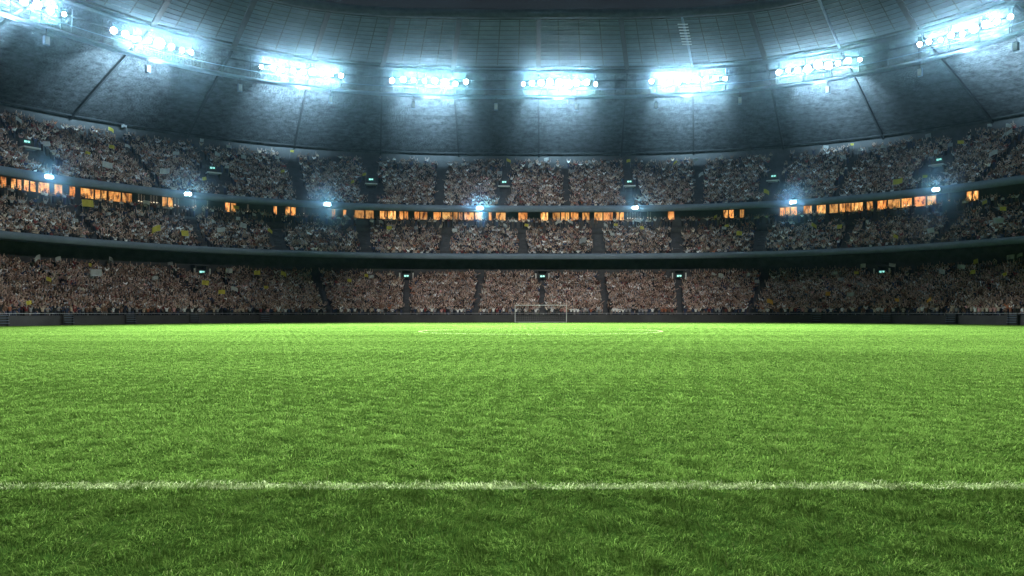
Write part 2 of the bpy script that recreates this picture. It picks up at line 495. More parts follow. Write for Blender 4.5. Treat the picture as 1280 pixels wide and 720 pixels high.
# radial beams
BEAMS = [-60, 60, 190, 292, 391, 478, 566, 673, 784, 866, 957, 1050, 1146, 1262, 1370]
bu = [u_at(p, 14.0) for p in BEAMS]
def radial(u, q0, q1, w, h, dz, n=10):
    mb = MB(); qs = np.linspace(q0, q1, n)
    P = [Vector([float(c) for c in roof_pt(u, q)]) + Vector((0, 0, dz)) for q in qs]
    for a, b in zip(P[:-1], P[1:]):
        mb.bar(a, b, w, h)
    return mb
for i, u in enumerate(bu):
    lit = BEAMS[i] in (866, 1050)  # two beams get the paler material, their light put into the colour
    mb = radial(u, .02, .98, .75 if not lit else .3, .3, -.18)
    bm_ = mb.build('roof_beam', M['fascia'] if lit else M['dark_steel'], roof)
    mb = radial(u, 1.03, 1.97, .3, .5, -.3); mb.build('roof_strut', M['dark_steel'], roof)
    if BEAMS[i] == 866:
        mb = MB()
        for q in np.linspace(.08, .45, 8):
            c = Vector([float(k) for k in roof_pt(u, q)]) + Vector((0, 0, -.75))
            mb.box(c, (1.5, .12, .12))
        mb.build('beam_brackets', M['steel'], bm_)
# secondary radial glazing bars
mb = MB()
for a, b in zip(bu[:-1], bu[1:]):
    for f in (.25, .5, .75):
        mm = radial(a + (b - a) * f, .05, .9, .15, .03, -.03, 6)
        o = len(mb.v); mb.v += mm.v; mb.f += [tuple(k + o for k in q) for q in mm.f]
mb.build('glazing_bars', M['dark_steel'], roof)

# catwalk under the roof, carries lamps and speakers
cw = empty('catwalk')
tag(cw, 'long pale ring catwalk hung under the roof carrying the floodlight rows', 'catwalk')
revolve('walkway', [(14.4, 38.45), (15.9, 38.45), (15.9, 38.7), (14.4, 38.7), (14.4, 38.45)], M['fascia'], cw)
revolve('handrail', [(14.5, 39.7), (14.42, 39.76), (14.5, 39.82), (14.58, 39.76), (14.5, 39.7)], M['fascia'], cw)
for u in np.arange(-135, 135.1, 3.0):
    x, y = S(u, 15.9); MB().bar((float(x), float(y), 38.7), (float(x), float(y), 42.6), .09).build('hanger', M['dark_steel'], cw)

# floodlight banks
BANKS = [(20, 8), (200, 9), (378, 9), (537, 8), (699, 9), (860, 9), (1022, 9), (1203, 9)]
SIZES = [[.5, .62, .7, .7, .62, .6, .55, .33], [.5, .5, .34, .36, .8, .46, .36, .33, .0], [.33, .45, .36, .42, .4, .62, .34, .32, .40],
         [.46, .52, .36, .36, .5, .62, .42, .44], [.34, .46, .52, .6, .66, .7, .56, .5, .33], [.4, .34, .38, .5, .36, .52, .34, .44, .36],
         [.45, .36, .5, .62, .7, .66, .42, .48, .34], [.4, .45, .34, .48, .42, .66, .6, .44, .4]]
bank_lab = ['cut by the left picture edge', 'second from left, one lamp very large', 'third from left, over the roof bend', 'fourth from left, even sized lamps',
            'just right of the goal, brightest of all', 'right of centre, small separate lamps', 'next to last on the right, under sloping pale beam', 'last on the right, tilted upward']
P_NEAR = 370000.0
P_FILL = 1500.0
LIGHT_COL = (.88, .96, 1.0)
P_SPOT, P_POINT, P_GLOW = 640000.0, 8000.0, 1400.0
P_BACK = 160000.0
def bank(u, sizes, label, visible=True, power=1.0):
    e = place('floodlight_bank', u, 13.9, 40.7)
    n = len(sizes); span = 12.4
    fr = MB().bar((-span / 2 - .4, .35, -.55), (span / 2 + .4, .35, -.55), .14)
    for x in (-span / 2, -span / 6, span / 6, span / 2):
        fr.bar((x, .35, -.5), (x, .6, -2.0), .1); fr.bar((x, .35, -.5), (x, 1.1, 1.9), .08)
    fr.build('frame', M['dark_steel'], e)
    for i, r in enumerate(sizes):
        if r <= 0: continue
        x = -span / 2 + span * i / (n - 1) + rng.uniform(-.12, .12)
        zz = rng.uniform(-.22, .22)
        ax = Vector((0, -1, -.28)).normalized()
        lp = MB().disc((x, .12, zz), ax, r * .97, .3, 16).bar((x, .25, zz - .1), (x, .35, -.5), .09).build('lamp', M['dark_steel'], e)
        MB().disc(Vector((x, .12, zz)) + ax * .17, ax, r * .84, .06, 20).build('lens', M['lens'], lp)
    tag(e, label, 'floodlight', 'floodlight banks under the roof')
    if not power: return e
    for x in (-4.2, 0, 4.2):
        L = bpy.data.lights.new('flood_spot', 'SPOT'); L.energy = P_SPOT / 3 * power; L.color = LIGHT_COL
        L.spot_size = R(76); L.spot_blend = 1.0; L.shadow_soft_size = .3
        lo = link(bpy.data.objects.new('flood_spot', L), e); lo.location = (x, -.35, -.1)
        tq = Vector((e.location.x * .12, 54, 0)) - e.location; lo.rotation_euler = (Matrix.Rotation(-e.rotation_euler.z, 3, 'Z') @ tq).to_track_quat('-Z', 'Y').to_euler()
    for x in (-4.0, 0, 4.0):
        L = bpy.data.lights.new('flood_glow', 'SPOT'); L.energy = P_GLOW / 3 * power; L.color = (.62, .86, 1.0); L.shadow_soft_size = .3
        L.spot_size = R(172); L.spot_blend = .6
        lo = link(bpy.data.objects.new('flood_glow', L), e); lo.location = (x, -.4, .1); lo.rotation_euler = (R(102), 0, R(180))
    for x in (-3.6, 0, 3.6):  # added lights without fixtures, aimed outward to fan over the roof underside
        L = bpy.data.lights.new('added_roof_fill', 'SPOT'); L.energy = P_BACK / 3 * power; L.color = (.5, .8, 1.0); L.shadow_soft_size = .2
        L.spot_size = R(44); L.spot_blend = .9
        lo = link(bpy.data.objects.new('added_roof_fill', L), e); lo.location = (x, 1.6, -3.3); lo.rotation_euler = (R(98), 0, 0)
    L = bpy.data.lights.new('added_roof_fill', 'SPOT'); L.energy = P_POINT * power; L.color = (.5, .8, 1.0); L.shadow_soft_size = .4; L.spot_size = R(112); L.spot_blend = .6  # wide added light without a fixture, brightens the roof near the bank
    lo = link(bpy.data.objects.new('added_roof_fill', L), e); lo.location = (0, 1.6, -3.6); lo.rotation_euler = (R(133), 0, 0)
    L = bpy.data.lights.new('added_stand_fill', 'POINT'); L.energy = P_FILL * power; L.color = (.5, .76, 1.0); L.shadow_soft_size = .3  # added fill light below the catwalk, no lamp hangs there; brightens the stands
    lo = link(bpy.data.objects.new('added_stand_fill', L), e); lo.location = (0, .4, -3.4)
    return e
for (px, n), sz, lab in zip(BANKS, SIZES, bank_lab):
    bank(u_at(px, 13.9), sz, 'row of white floodlights under roof, ' + lab)
# the same rows on the near side of the roof, behind the viewer, light the far stand
for k, f in enumerate((-.93, -.78, .78, .93)):
    e = bank(UMAX * f, SIZES[k], 'floodlight row on the near roof side behind the viewer', power=.0)
    L = bpy.data.lights.new('flood_spot', 'SPOT'); L.energy = P_NEAR; L.color = (1, .97, .945); L.spot_size = R(25); L.spot_blend = 1; L.shadow_soft_size = .6
    lo = link(bpy.data.objects.new('flood_spot', L)); lo.location = e.location
    lo.rotation_euler = (Vector((e.location.x * .2, 122, 4) if abs(f) > .85 else (-58 * f / abs(f), 92, 8)) - e.location).to_track_quat('-Z', 'Y').to_euler()
    lo.parent = e; lo.matrix_parent_inverse = (Matrix.Translation(e.location) @ e.rotation_euler.to_matrix().to_4x4()).inverted()

# loudspeakers under the catwalk
SPK = [58, 185, 300, 413, 517, 620, 720, 820, 925, 1035, 1150, 1270]
for i, px in enumerate(SPK):
    e = place('loudspeaker', u_at(px, 15.0), 15.0, 36.9)
    MB().box((0, 0, 0), (.65, .5, 1.15)).build('cabinet', M['fascia'], e)
    MB().box((0, -.265, 0), (.52, .03, 1.0)).build('grille', M['steel'], e)
    MB().bar((0, 0, .575), (0, 0, 1.6), .08).build('bracket', M['dark_steel'], e)
    tag(e, f'pale box loudspeaker hung below the catwalk, {ordinal(i + 1)} of twelve from the left', 'loudspeaker', 'loudspeakers under the catwalk')

# ------------------------------------------------------------------ field, markings, goal
def field_mat():
    m, nt, b, out = new_mat('turf_ground')
    tc = nt.nodes.new('ShaderNodeTexCoord')
    n1 = nt.nodes.new('ShaderNodeTexNoise'); n1.inputs['Scale'].default_value = .35; n1.inputs['Detail'].default_value = 8
    n2 = nt.nodes.new('ShaderNodeTexNoise'); n2.inputs['Scale'].default_value = 9; n2.inputs['Detail'].default_value = 8
    nt.links.new(tc.outputs['Object'], n1.inputs['Vector']); nt.links.new(tc.outputs['Object'], n2.inputs['Vector'])
    mx = nt.nodes.new('ShaderNodeMixRGB'); mx.inputs[0].default_value = .6
    nt.links.new(n1.outputs['Fac'], mx.inputs[1]); nt.links.new(n2.outputs['Fac'], mx.inputs[2])
    cr = nt.nodes.new('ShaderNodeValToRGB')
    cr.color_ramp.elements[0].position = .35; cr.color_ramp.elements[0].color = (.018, .045, .008, 1)
    cr.color_ramp.elements[1].position = .65; cr.color_ramp.elements[1].color = (.05, .11, .018, 1)
    nt.links.new(mx.outputs[0], cr.inputs[0]); nt.links.new(cr.outputs[0], b.inputs['Base Color'])
    b.inputs['Roughness'].default_value = 1; b.inputs['Specular IOR Level'].default_value = 0
    return m
g = MB(); 
gx = 260
o = mesh_np('field', [(-gx, -gx, 0), (gx, -gx, 0), (gx, gx, 0), (-gx, gx, 0)], [(0, 1, 2, 3)], field_mat()); tag(o, kind='structure')
M['line'] = mat_noise('line_paint', (.12, .20, .06), (.28, .34, .16), 6, 1.0, spec=0)
def flat_ring(name, r0, r1, cx, cy, z, n=160):
    a = np.linspace(0, 2 * math.pi, n, endpoint=False)
    V = np.concatenate([np.stack([cx + r * np.cos(a), cy + r * np.sin(a), z + 0 * a], 1) for r in (r0, r1)])
    i = np.arange(n); j = (i + 1) % n
    o = mesh_np(name, V, np.stack([i, n + i, n + j, j], 1), M['line']); tag(o, kind='structure'); return o
Y_LINE, Y_MID, Y_GOAL = 6.1, 58.0, 110.0
flat_ring('line_marking', 9.05, 9.17, 0, Y_MID, .004)
for y0, y1 in ((Y_LINE - .07, Y_LINE + .07), (Y_GOAL - .06, Y_GOAL + .06)):
    o = mesh_np('line_marking', [(-34, y0, .004), (34, y0, .004), (34, y1, .004), (-34, y1, .004)], [(0, 1, 2, 3)], M['line']); tag(o, kind='structure')

# grass blades: one mesh, denser and finer near the eye
def grass():
    def dens(d):
        return 5200 * np.where(d < 6, 1, (6 / np.maximum(d, 1)) ** 1.5)
    edges = np.concatenate([np.arange(2.6, 12, .4), np.arange(12, 40, 1.5), np.arange(40, 115, 4)])
    xs, ys = [], []
    for d0, d1 in zip(edges[:-1], edges[1:]):
        dm = (d0 + d1) / 2
        xl, xr = -.7116 * d1 - 1.2, .636 * d1 + 1.2
        n = int((xr - xl) * (d1 - d0) * dens(dm))
        xs.append(rng.uniform(xl, xr, n)); ys.append(rng.uniform(d0, d1, n))
    x = np.concatenate(xs); y = np.concatenate(ys)
    # the turf stops at the perimeter wall
    ph = np.arctan2(x, y - CY)
    rr = (np.abs(np.sin(ph) / A0) ** NN + np.abs(np.cos(ph) / B0) ** NN) ** (-1 / NN)
    k = np.hypot(x, y - CY) < rr - .25
    x, y = x[k], y[k]; n = len(x)
    d = np.hypot(x, y)
    # clumps: smooth random field for height / lean / tint
    def fld(sc, seed):
        r = np.random.default_rng(seed); f = np.zeros(n)
        for _ in range(7):
            a = r.uniform(0, 2 * math.pi); w = sc * r.uniform(.6, 1.7); p = r.uniform(0, 6.28)
            f += np.sin((x * math.cos(a) + y * math.sin(a)) * w + p)
        return f / 3.0
    c1, c2, c3 = fld(9.0, 1), fld(2.6, 2), fld(.35, 3)
    c4 = fld(24.0, 8)
    L = (.036 + .026 * rng.random(n)) * (1 + .22 * c1 + .12 * c2 + .25 * c4).clip(.4, 1.8)
    L *= np.interp(d, [3, 10, 40, 110], [1.0, 1.0, .95, .8])
    w = .0041 * (np.maximum(d, 5) / 6) ** .78 * rng.uniform(.75, 1.3, n)
    band = np.floor((y - Y_LINE) / 5.2).astype(int) % 2
    lean_dir = rng.uniform(0, 2 * math.pi, n)
    bias = np.where(band == 0, -1.0, 1.0) * .32
    lx = np.cos(lean_dir) * .9 + .9 * fld(7.0, 5) + .8 * fld(20., 6); ly = np.sin(lean_dir) * .9 + bias + .7 * fld(9., 7)
    ln = np.hypot(lx, ly) + 1e-6; lx /= ln; ly /= ln
    lean = rng.uniform(.6, 1.85, n)
    ang = rng.uniform(0, math.pi, n)
    # face mostly across the lean
    sx, sy = -ly * np.cos(.5 * (ang - 1.57)) + lx * np.sin(.5 * (ang - 1.57)), lx * np.cos(.5 * (ang - 1.57)) + ly * np.sin(.5 * (ang - 1.57))
    V = np.zeros((n, 5, 3), np.float32)
    for j, (f, hz, hw) in enumerate(((0, 0, .5), (0, 0, -.5), (.42, .62, .42), (.42, .62, -.42))):
        V[:, j, 0] = x + lx * L * lean * f * .7 + sx * w * hw
        V[:, j, 1] = y + ly * L * lean * f * .7 + sy * w * hw
        V[:, j, 2] = L * hz * (1 - .25 * lean).clip(.3, 1)
    V[:, 4, 0] = x + lx * L * lean; V[:, 4, 1] = y + ly * L * lean
    V[:, 4, 2] = L * (1 - .52 * lean ** 1.2).clip(.16, 1)
    b = np.arange(n) * 5
    loops = np.stack([b, b + 1, b + 3, b + 2, b + 2, b + 3, b + 4], 1).ravel()
    starts = np.stack([np.arange(n) * 7, np.arange(n) * 7 + 4], 1).ravel()
    me = bpy.data.meshes.new('grass')
    me.vertices.add(n * 5); me.vertices.foreach_set('co', V.ravel())
    me.loops.add(n * 7); me.loops.foreach_set('vertex_index', loops.astype(np.int32))
    me.polygons.add(n * 2); me.polygons.foreach_set('loop_start', starts.astype(np.int32))
    me.update(calc_edges=True)
    # colours
    t = rng.random(n)
    base = np.stack([.070 + .110 * t, .150 + .145 * t, .022 + .036 * t], 1)
    base *= (1 + .07 * c2 + .08 * c3 + .08 * c4 + rng.normal(0, .26, n)).clip(.3, 1.9)[:, None]
    dry = rng.random(n) < .015
    base[dry] = base[dry] * .5 + np.array([.24, .25, .11]) * .6
    base *= np.where(band == 0, .95, 1.05)[:, None] * np.where(y < Y_LINE - .10, .74, 1)[:, None]  # turf before the line darkened: mown band plus light falloff in the tint
    line = (np.abs(y - Y_LINE) < .11) | (np.abs(y - Y_GOAL) < .5) | (np.abs(np.hypot(x, y - Y_MID) - 9.11) < .13)
    edge = np.abs(y - Y_LINE) < .11
    line &= (rng.random(n) < np.where(edge, (.62 + .3 * fld(1.3, 11) + .25 * fld(6., 12)).clip(.2, .92), .9))
    wt = rng.uniform(.4, 1, n)[:, None]
    paint = np.array([.62, .70, .36])
    base = np.where(line[:, None], base * (1 - wt) + paint * wt, base)
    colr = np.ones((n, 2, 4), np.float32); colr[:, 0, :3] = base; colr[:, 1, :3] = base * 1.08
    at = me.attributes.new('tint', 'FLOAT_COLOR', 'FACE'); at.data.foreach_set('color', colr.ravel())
    m, nt, b, out = new_mat('grass_blade'); nt.nodes.remove(b)
    a = nt.nodes.new('ShaderNodeAttribute'); a.attribute_name = 'tint'
    df = nt.nodes.new('ShaderNodeBsdfDiffuse'); tr = nt.nodes.new('ShaderNodeBsdfTranslucent'); mx = nt.nodes.new('ShaderNodeMixShader')
    mx.inputs[0].default_value = .45
    nt.links.new(a.outputs['Color'], df.inputs[0]); nt.links.new(a.outputs['Color'], tr.inputs[0])
    nt.links.new(df.outputs[0], mx.inputs[1]); nt.links.new(tr.outputs[0], mx.inputs[2]); nt.links.new(mx.outputs[0], out.inputs[0])
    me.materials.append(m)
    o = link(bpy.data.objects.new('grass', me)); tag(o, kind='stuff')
    print('blades', n)
grass()

goal = empty('football_goal', (0, Y_GOAL, 0))
tag(goal, 'white football goal with net standing before the lower stand', 'goal')
for sx in (-1, 1):
    MB().bar((sx * 3.72, 0, 0), (sx * 3.72, 0, 2.5), .085, None, 10).build('post', M['white'], goal)
MB().bar((-3.78, 0, 2.5), (3.78, 0, 2.5), .085, None, 10).build('crossbar', M['white'], goal)
nb = MB()
for x in np.arange(-3.6, 3.61, .3):
    nb.bar((x, .05, 2.48), (x, .9, 2.44), .005); nb.bar((x, .9, 2.44), (x, 2.0, .02), .005)
for f in np.arange(0, 1.01, .12):
    nb.bar((-3.66, .9 + 1.1 * f, 2.44 - 2.42 * f), (3.66, .9 + 1.1 * f, 2.44 - 2.42 * f), .005)
for sx in (-3.66, 3.66):
    for z in np.arange(.2, 2.4, .3):
        nb.bar((sx, .05, z), (sx, .9 + 1.1 * (1 - z / 2.44), z), .005)
nb.build('net', M['flag_white'], goal)
MB().bar((-3.7, 2.0, .03), (3.7, 2.0, .03), .06, None, 8).bar((-3.7, 0, .03), (-3.7, 2, .03), .06, None, 8).bar((3.7, 0, .03), (3.7, 2, .03), .06, None, 8).build('ground_frame', M['white'], goal)

# ------------------------------------------------------------------ people
def pose_arms(p):
    """elbow and hand for left (-x) arm then right; local -Y is forward"""
    P = {
        'with both arms raised': (((-.34, -.06, 1.60), (-.38, -.10, 1.88)), ((.34, -.06, 1.60), (.38, -.10, 1.88))),
        'with right arm raised': (((-.27, .03, 1.14), (-.25, -.12, .92)), ((.30, -.08, 1.62), (.30, -.14, 1.90))),
        'with left arm raised': (((-.30, -.08, 1.62), (-.30, -.14, 1.90)), ((.27, .03, 1.14), (.25, -.12, .92))),
        'clapping at chest': (((-.30, -.12, 1.16), (-.05, -.34, 1.28)), ((.30, -.12, 1.16), (.05, -.34, 1.28))),
        'with arms spread wide': (((-.44, -.04, 1.44), (-.68, -.10, 1.56)), ((.44, -.04, 1.44), (.68, -.10, 1.56))),
        'standing with arms down': (((-.27, .03, 1.12), (-.25, -.10, .88)), ((.27, .03, 1.12), (.25, -.10, .88))),
        'with hands joined overhead': (((-.30, -.04, 1.62), (-.06, -.10, 1.90)), ((.30, -.04, 1.62), (.06, -.10, 1.90))),
    }
    return P[p]
POSES = ['with both arms raised', 'with right arm raised', 'with left arm raised', 'clapping at chest', 'with arms spread wide', 'standing with arms down', 'with hands joined overhead']
def body(pose, detail):
    """one continuous skinned figure: verts, faces, region per face (0 skin 1 shirt 2 trousers 3 hair 4 shoe)"""
    (le, lh), (re, rh) = pose_arms(pose)
    J = [((0, 0, .98), .155, .11), ((0, 0, 1.14), .14, .10), ((0, .01, 1.33), .175, .115), ((0, 0, 1.46), .065, .065),
         ((0, -.015, 1.55), .078, .085), ((0, -.01, 1.65), .082, .095), ((0, .0, 1.71), .055, .065)]
    E = [(0, 1), (1, 2), (2, 3), (3, 4), (4, 5), (5, 6)]
    def add(p, r, par):
        J.append((p, r, r)); E.append((par, len(J) - 1)); return len(J) - 1
    seglab = {(0, 1): 1, (1, 2): 1, (2, 3): 1, (3, 4): 0, (4, 5): 0, (5, 6): 3}
    for sx, el, ha in ((-1, le, lh), (1, re, rh)):
        a = add((sx * .18, 0, 1.40), .068, 2); seglab[E[-1]] = 1
        b = add(el, .048, a); seglab[E[-1]] = 1
        v = Vector(ha) - Vector(el)
        c = add(ha, .034, b); seglab[E[-1]] = 0
        h = add(tuple(Vector(ha) + v.normalized() * .13), .042, c); seglab[E[-1]] = 0
    if detail:
        for sx in (-1, 1):
            a = add((sx * .09, 0, .88), .095, 0); seglab[E[-1]] = 2
            b = add((sx * .11, -.02, .48), .062, a); seglab[E[-1]] = 2
            c = add((sx * .12, .02, .09), .045, b); seglab[E[-1]] = 2
            f = add((sx * .13, -.15, .045), .045, c); seglab[E[-1]] = 4
    else:
        a = add((0, 0, .5), .13, 0); seglab[E[-1]] = 2
        b = add((0, 0, .03), .10, a); seglab[E[-1]] = 2
    me = bpy.data.meshes.new('sk'); me.from_pydata([j[0] for j in J], E, [])
    ob = bpy.data.objects.new('sk', me); COL.objects.link(ob)
    md = ob.modifiers.new('s', 'SKIN'); md.use_smooth_shade = False
    if not me.skin_vertices: me.attributes  # layer is created with the modifier
    for i, j in enumerate(J):
        sv = me.skin_vertices[0].data[i]; sv.radius = (j[1], j[2]); sv.use_root = (i == 0)
    if detail:
        sd = ob.modifiers.new('d', 'SUBSURF'); sd.levels = 1; sd.render_levels = 1
    dg = bpy.context.evaluated_depsgraph_get()
    ev = ob.evaluated_get(dg); m2 = ev.to_mesh()
    V = np.array([v.co[:] for v in m2.vertices], np.float32)
    Fc = [tuple(p.vertices) for p in m2.polygons]
    ev.to_mesh_clear()
    bpy.data.objects.remove(ob); bpy.data.meshes.remove(me)
    lab = []
    jp = [np.array(j[0]) for j in J]
    for f in Fc:
        c = V[list(f)].mean(0); best, bl = 1e9, 1
        for e in E:
            p, q = jp[e[0]], jp[e[1]]
            t = np.clip(np.dot(c - p, q - p) / max(1e-9, np.dot(q - p, q - p)), 0, 1)
            dd = np.linalg.norm(c - p - t * (q - p)) - .5 * (J[e[0]][1] * (1 - t) + J[e[1]][1] * t)
            if dd < best: best, bl = dd, seglab[e]
        if c[2] > 1.5 and abs(c[0]) < .12 and bl in (0, 3) and c[2] < 1.8:     # head: face at the front, hair over top and back
            bl = 3 if (c[2] > 1.665 or c[1] > .02) else 0
        lab.append(bl)
    return V, Fc, np.array(lab)
SKINS = [(.52, .36, .29), (.38, .25, .195), (.60, .44, .37), (.22, .135, .10), (.44, .30, .24), (.12, .075, .055)]
HAIR = [(.02, .015, .005), (.05, .03, .018), (.10, .06, .03), (.25, .17, .08), (.03, .03, .03)]
SHIRTS = [('white', (.70, .70, .69)), ('black', (.025, .025, .028)), ('maroon', (.17, .035, .035)), ('brown', (.16, .09, .06)), ('beige', (.45, .36, .28)), ('grey', (.26, .26, .27)),
          ('navy', (.03, .045, .09)), ('rust', (.30, .11, .06)), ('pink', (.55, .30, .28)), ('cream', (.60, .54, .44))]
SHP = np.array([.18, .23, .06, .09, .08, .15, .10, .03, .02, .06])
TROU = [(.03, .035, .05), (.02, .02, .022), (.10, .09, .08), (.05, .06, .10)]
M['person'] = mat_attr('clothes_and_skin', 'tint', .8, 0, .2)
low = [body(p, False) for p in POSES]
high = [body(p, True) for p in POSES]
SHORT = ['both arms raised', 'right arm raised', 'left arm raised', 'clapping', 'arms spread wide', 'arms down', 'hands joined overhead']
def nth(i): return f"{i}{'th' if 10 <= i % 100 <= 20 else {1: 'st', 2: 'nd', 3: 'rd'}.get(i % 10, 'th')}"
PW = np.array([.30, .13, .13, .12, .12, .08, .12])

def row_line(s, spacing):
    uu = np.linspace(-135, 135, 2701)
    x, y = S(uu, s)
    l = np.concatenate([[0], np.cumsum(np.hypot(np.diff(x), np.diff(y)))])
    n = int(l[-1] / spacing)
    return np.interp(np.arange(n) * spacing + .2, l, uu)
def off_aisle(t, u, margin=.12):
    for a in aisle_u[t]:
        side = abs(float(S(u, 10.0)[0]))
        if abs(u - a) < AW[t] * (1 if side < 42 else .6) + margin * (1 if side < 42 else .3): return False
    return True
def near_exit(t, u, s):
    for tt, px, ua, se, z in portals:
        if tt == t:
            if t == 'lower' and abs(u - ua) < 1.7 and s > 20: return True
            if t == 'upper' and abs(u - ua) < 1.5 and 26 < s < 34.5: return True
    return False
def pxof(u, s):
    x, y = S(u, s)
    return CX + F * x / y if y > 20 else 1e5 * np.sign(x)

# individuals: the nearest row, along the pitch wall
tpl = {}
def person_mesh(pi, si, ki, hi, ti):
    k = (pi, si, ki, hi, ti)
    if k in tpl: return tpl[k]
    V, Fc, lab = high[pi]
    me = bpy.data.meshes.new('person'); me.from_pydata([tuple(map(float, v)) for v in V], [], Fc)
    pal = np.array([SKINS[ki], SHIRTS[si][1], TROU[ti], HAIR[hi], (.02, .02, .02)])
    c = np.ones((len(Fc), 4), np.float32); c[:, :3] = pal[lab]
    at = me.attributes.new('tint', 'FLOAT_COLOR', 'FACE'); at.data.foreach_set('color', c.ravel())
    me.polygons.foreach_set('use_smooth', np.ones(len(Fc), bool)); me.materials.append(M['person']); me.update()
    tpl[k] = me
    return me
s_front = row_s('lower', 0); z_front = floor_z('lower', 0)
cand = [u for u in row_line(s_front, .5) if off_aisle('lower', u) and -12 < pxof(u, s_front) < 1292]
edges_u = aisle_u['lower']
gi = AISLE['lower'].index(678)
def block_name(b):
    """block b lies between aisle b and b+1; the aisle behind the goal is number gi"""
    k = b - gi
    if k >= 0: return f'{ordinal(k + 1)} block right of goal'
    k = -k
    return f'{ordinal(k)} block left of goal'
count = {}
npers = 0
for u in cand:
    if rng.random() < .05 or npers >= 296: continue
    b = sum(1 for a in edges_u if a < u) - 1
    count[b] = count.get(b, 0) + 1
    pi = int(rng.choice(7, p=PW)); si = int(rng.choice(10, p=SHP)); ki = int(rng.integers(6)); hi = int(rng.integers(5)); ti = int(rng.integers(4))
    loc, rz = frame(u + rng.uniform(-.05, .05), s_front + rng.uniform(-.08, .08), z_front)
    o = bpy.data.objects.new('person', person_mesh(pi, si, ki, hi, ti)); link(o)
    o.location = loc; o.rotation_euler = (0, 0, rz + rng.uniform(-.3, .3)); sc = rng.uniform(.92, 1.06); o.scale = (sc, sc, sc)
    tag(o, f'front row fan in {SHIRTS[si][0]}, {SHORT[pi]}, {nth(count[b])} from left, {block_name(b)}', 'person', 'spectators in the front row')
    npers += 1
print('individuals', npers)

# the rest of the crowd: one mass
def crowd():
    items = []
    for t in ('lower', 'middle', 'upper'):
        d = T[t]
        for k in range(d['rows']):
            if t == 'lower' and k == 0: continue
            s = row_s(t, k); z = floor_z(t, k); f = k / (d['rows'] - 1)
            if t == 'lower': keep = np.interp(f, [0, .75, .9, 1], [.96, .93, .85, .7])
            elif t == 'middle': keep = np.interp(f, [0, .6, .8, 1], [.96, .92, .55, .4])
            else: keep = np.interp(f, [0, .45, .7, 1], [.95, .9, .6, .25])
            for u in row_line(s, .47):
                p = pxof(u, s)
                if not -70 < p < 1350: continue
                if rng.random() > keep or not off_aisle(t, u) or near_exit(t, u, s): continue
                items.append((u + rng.uniform(-.1, .1), s + rng.uniform(-.12, .12), z))
    # standing on the walkway before the suite windows
    for u in row_line(26.3, .5):
        if -70 < pxof(u, 26.3) < 1350 and rng.random() < .72: items.append((u, 26.4 + rng.uniform(-.12, .2), 17.3))
    A = np.array(items); n = len(A)
    print('crowd', n)
    X, Y = S(A[:, 0], A[:, 1]); nx, ny = normal(A[:, 0])
    rz = np.arctan2(-nx, ny) + rng.uniform(-.35, .35, n); sc = rng.uniform(.9, 1.07, n)
    pi = rng.choice(7, n, p=PW)
    skins = np.array(SKINS)[rng.integers(0, 6, n)]; hair = np.array(HAIR)[rng.integers(0, 5, n)]
    sh = np.array([s_[1] for s_ in SHIRTS])[rng.choice(10, n, p=SHP)] * rng.uniform(.35, 1.45, n)[:, None]
    skins = skins * rng.uniform(.6, 1.3, n)[:, None]
    tr = np.array(TROU)[rng.integers(0, 4, n)]
    # groups of friends and supporters dress alike: patches of darker and paler clothing
    pt = np.sin(A[:, 0] * .21 + 1.3) + np.sin(A[:, 0] * .57 + A[:, 1] * .4) + np.sin(A[:, 1] * .9 - A[:, 0] * .13 + 2)
    sh = sh * (1 + .17 * pt)[:, None].clip(.35, 1.7)
    Vs, loops, sizes, cols, base = [], [], [], [], 0
    for p in range(7):
        idx = np.where(pi == p)[0]
        V, Fc, lab = low[p]; m = len(idx); nv = len(V)
        c, s_ = np.cos(rz[idx])[:, None], np.sin(rz[idx])[:, None]
        k = sc[idx][:, None]
        W = np.zeros((m, nv, 3), np.float32)
        W[:, :, 0] = X[idx][:, None] + k * (c * V[None, :, 0] - s_ * V[None, :, 1])
        W[:, :, 1] = Y[idx][:, None] + k * (s_ * V[None, :, 0] + c * V[None, :, 1])
        W[:, :, 2] = A[idx, 2][:, None] + k * V[None, :, 2]
        Vs.append(W.reshape(-1, 3))
        fl = np.concatenate([np.array(f) for f in Fc]); fs = np.array([len(f) for f in Fc])
        loops.append((fl[None, :] + (base + np.arange(m) * nv)[:, None]).ravel()); sizes.append(np.tile(fs, m))
        pal = np.stack([skins[idx], sh[idx], tr[idx], hair[idx], tr[idx] * .6], 1)
        cc = np.ones((m, len(Fc), 4), np.float32); cc[:, :, :3] = pal[:, lab, :]
        cols.append(cc.reshape(-1, 4)); base += m * nv
    V = np.concatenate(Vs); lo = np.concatenate(loops); sz = np.concatenate(sizes); co = np.concatenate(cols)
    me = bpy.data.meshes.new('crowd')
    me.vertices.add(len(V)); me.vertices.foreach_set('co', V.ravel())
    me.loops.add(len(lo)); me.loops.foreach_set('vertex_index', lo.astype(np.int32))
    me.polygons.add(len(sz)); me.polygons.foreach_set('loop_start', np.concatenate([[0], np.cumsum(sz)[:-1]]).astype(np.int32))
    me.update(calc_edges=True)
    at = me.attributes.new('tint', 'FLOAT_COLOR', 'FACE'); at.data.foreach_set('color', co.ravel())
    me.materials.append(M['person'])
    tag(link(bpy.data.objects.new('crowd', me)), 'dense crowd of standing cheering spectators filling all three tiers', None, None, 'stuff')
    print('crowd verts', len(V))
crowd()

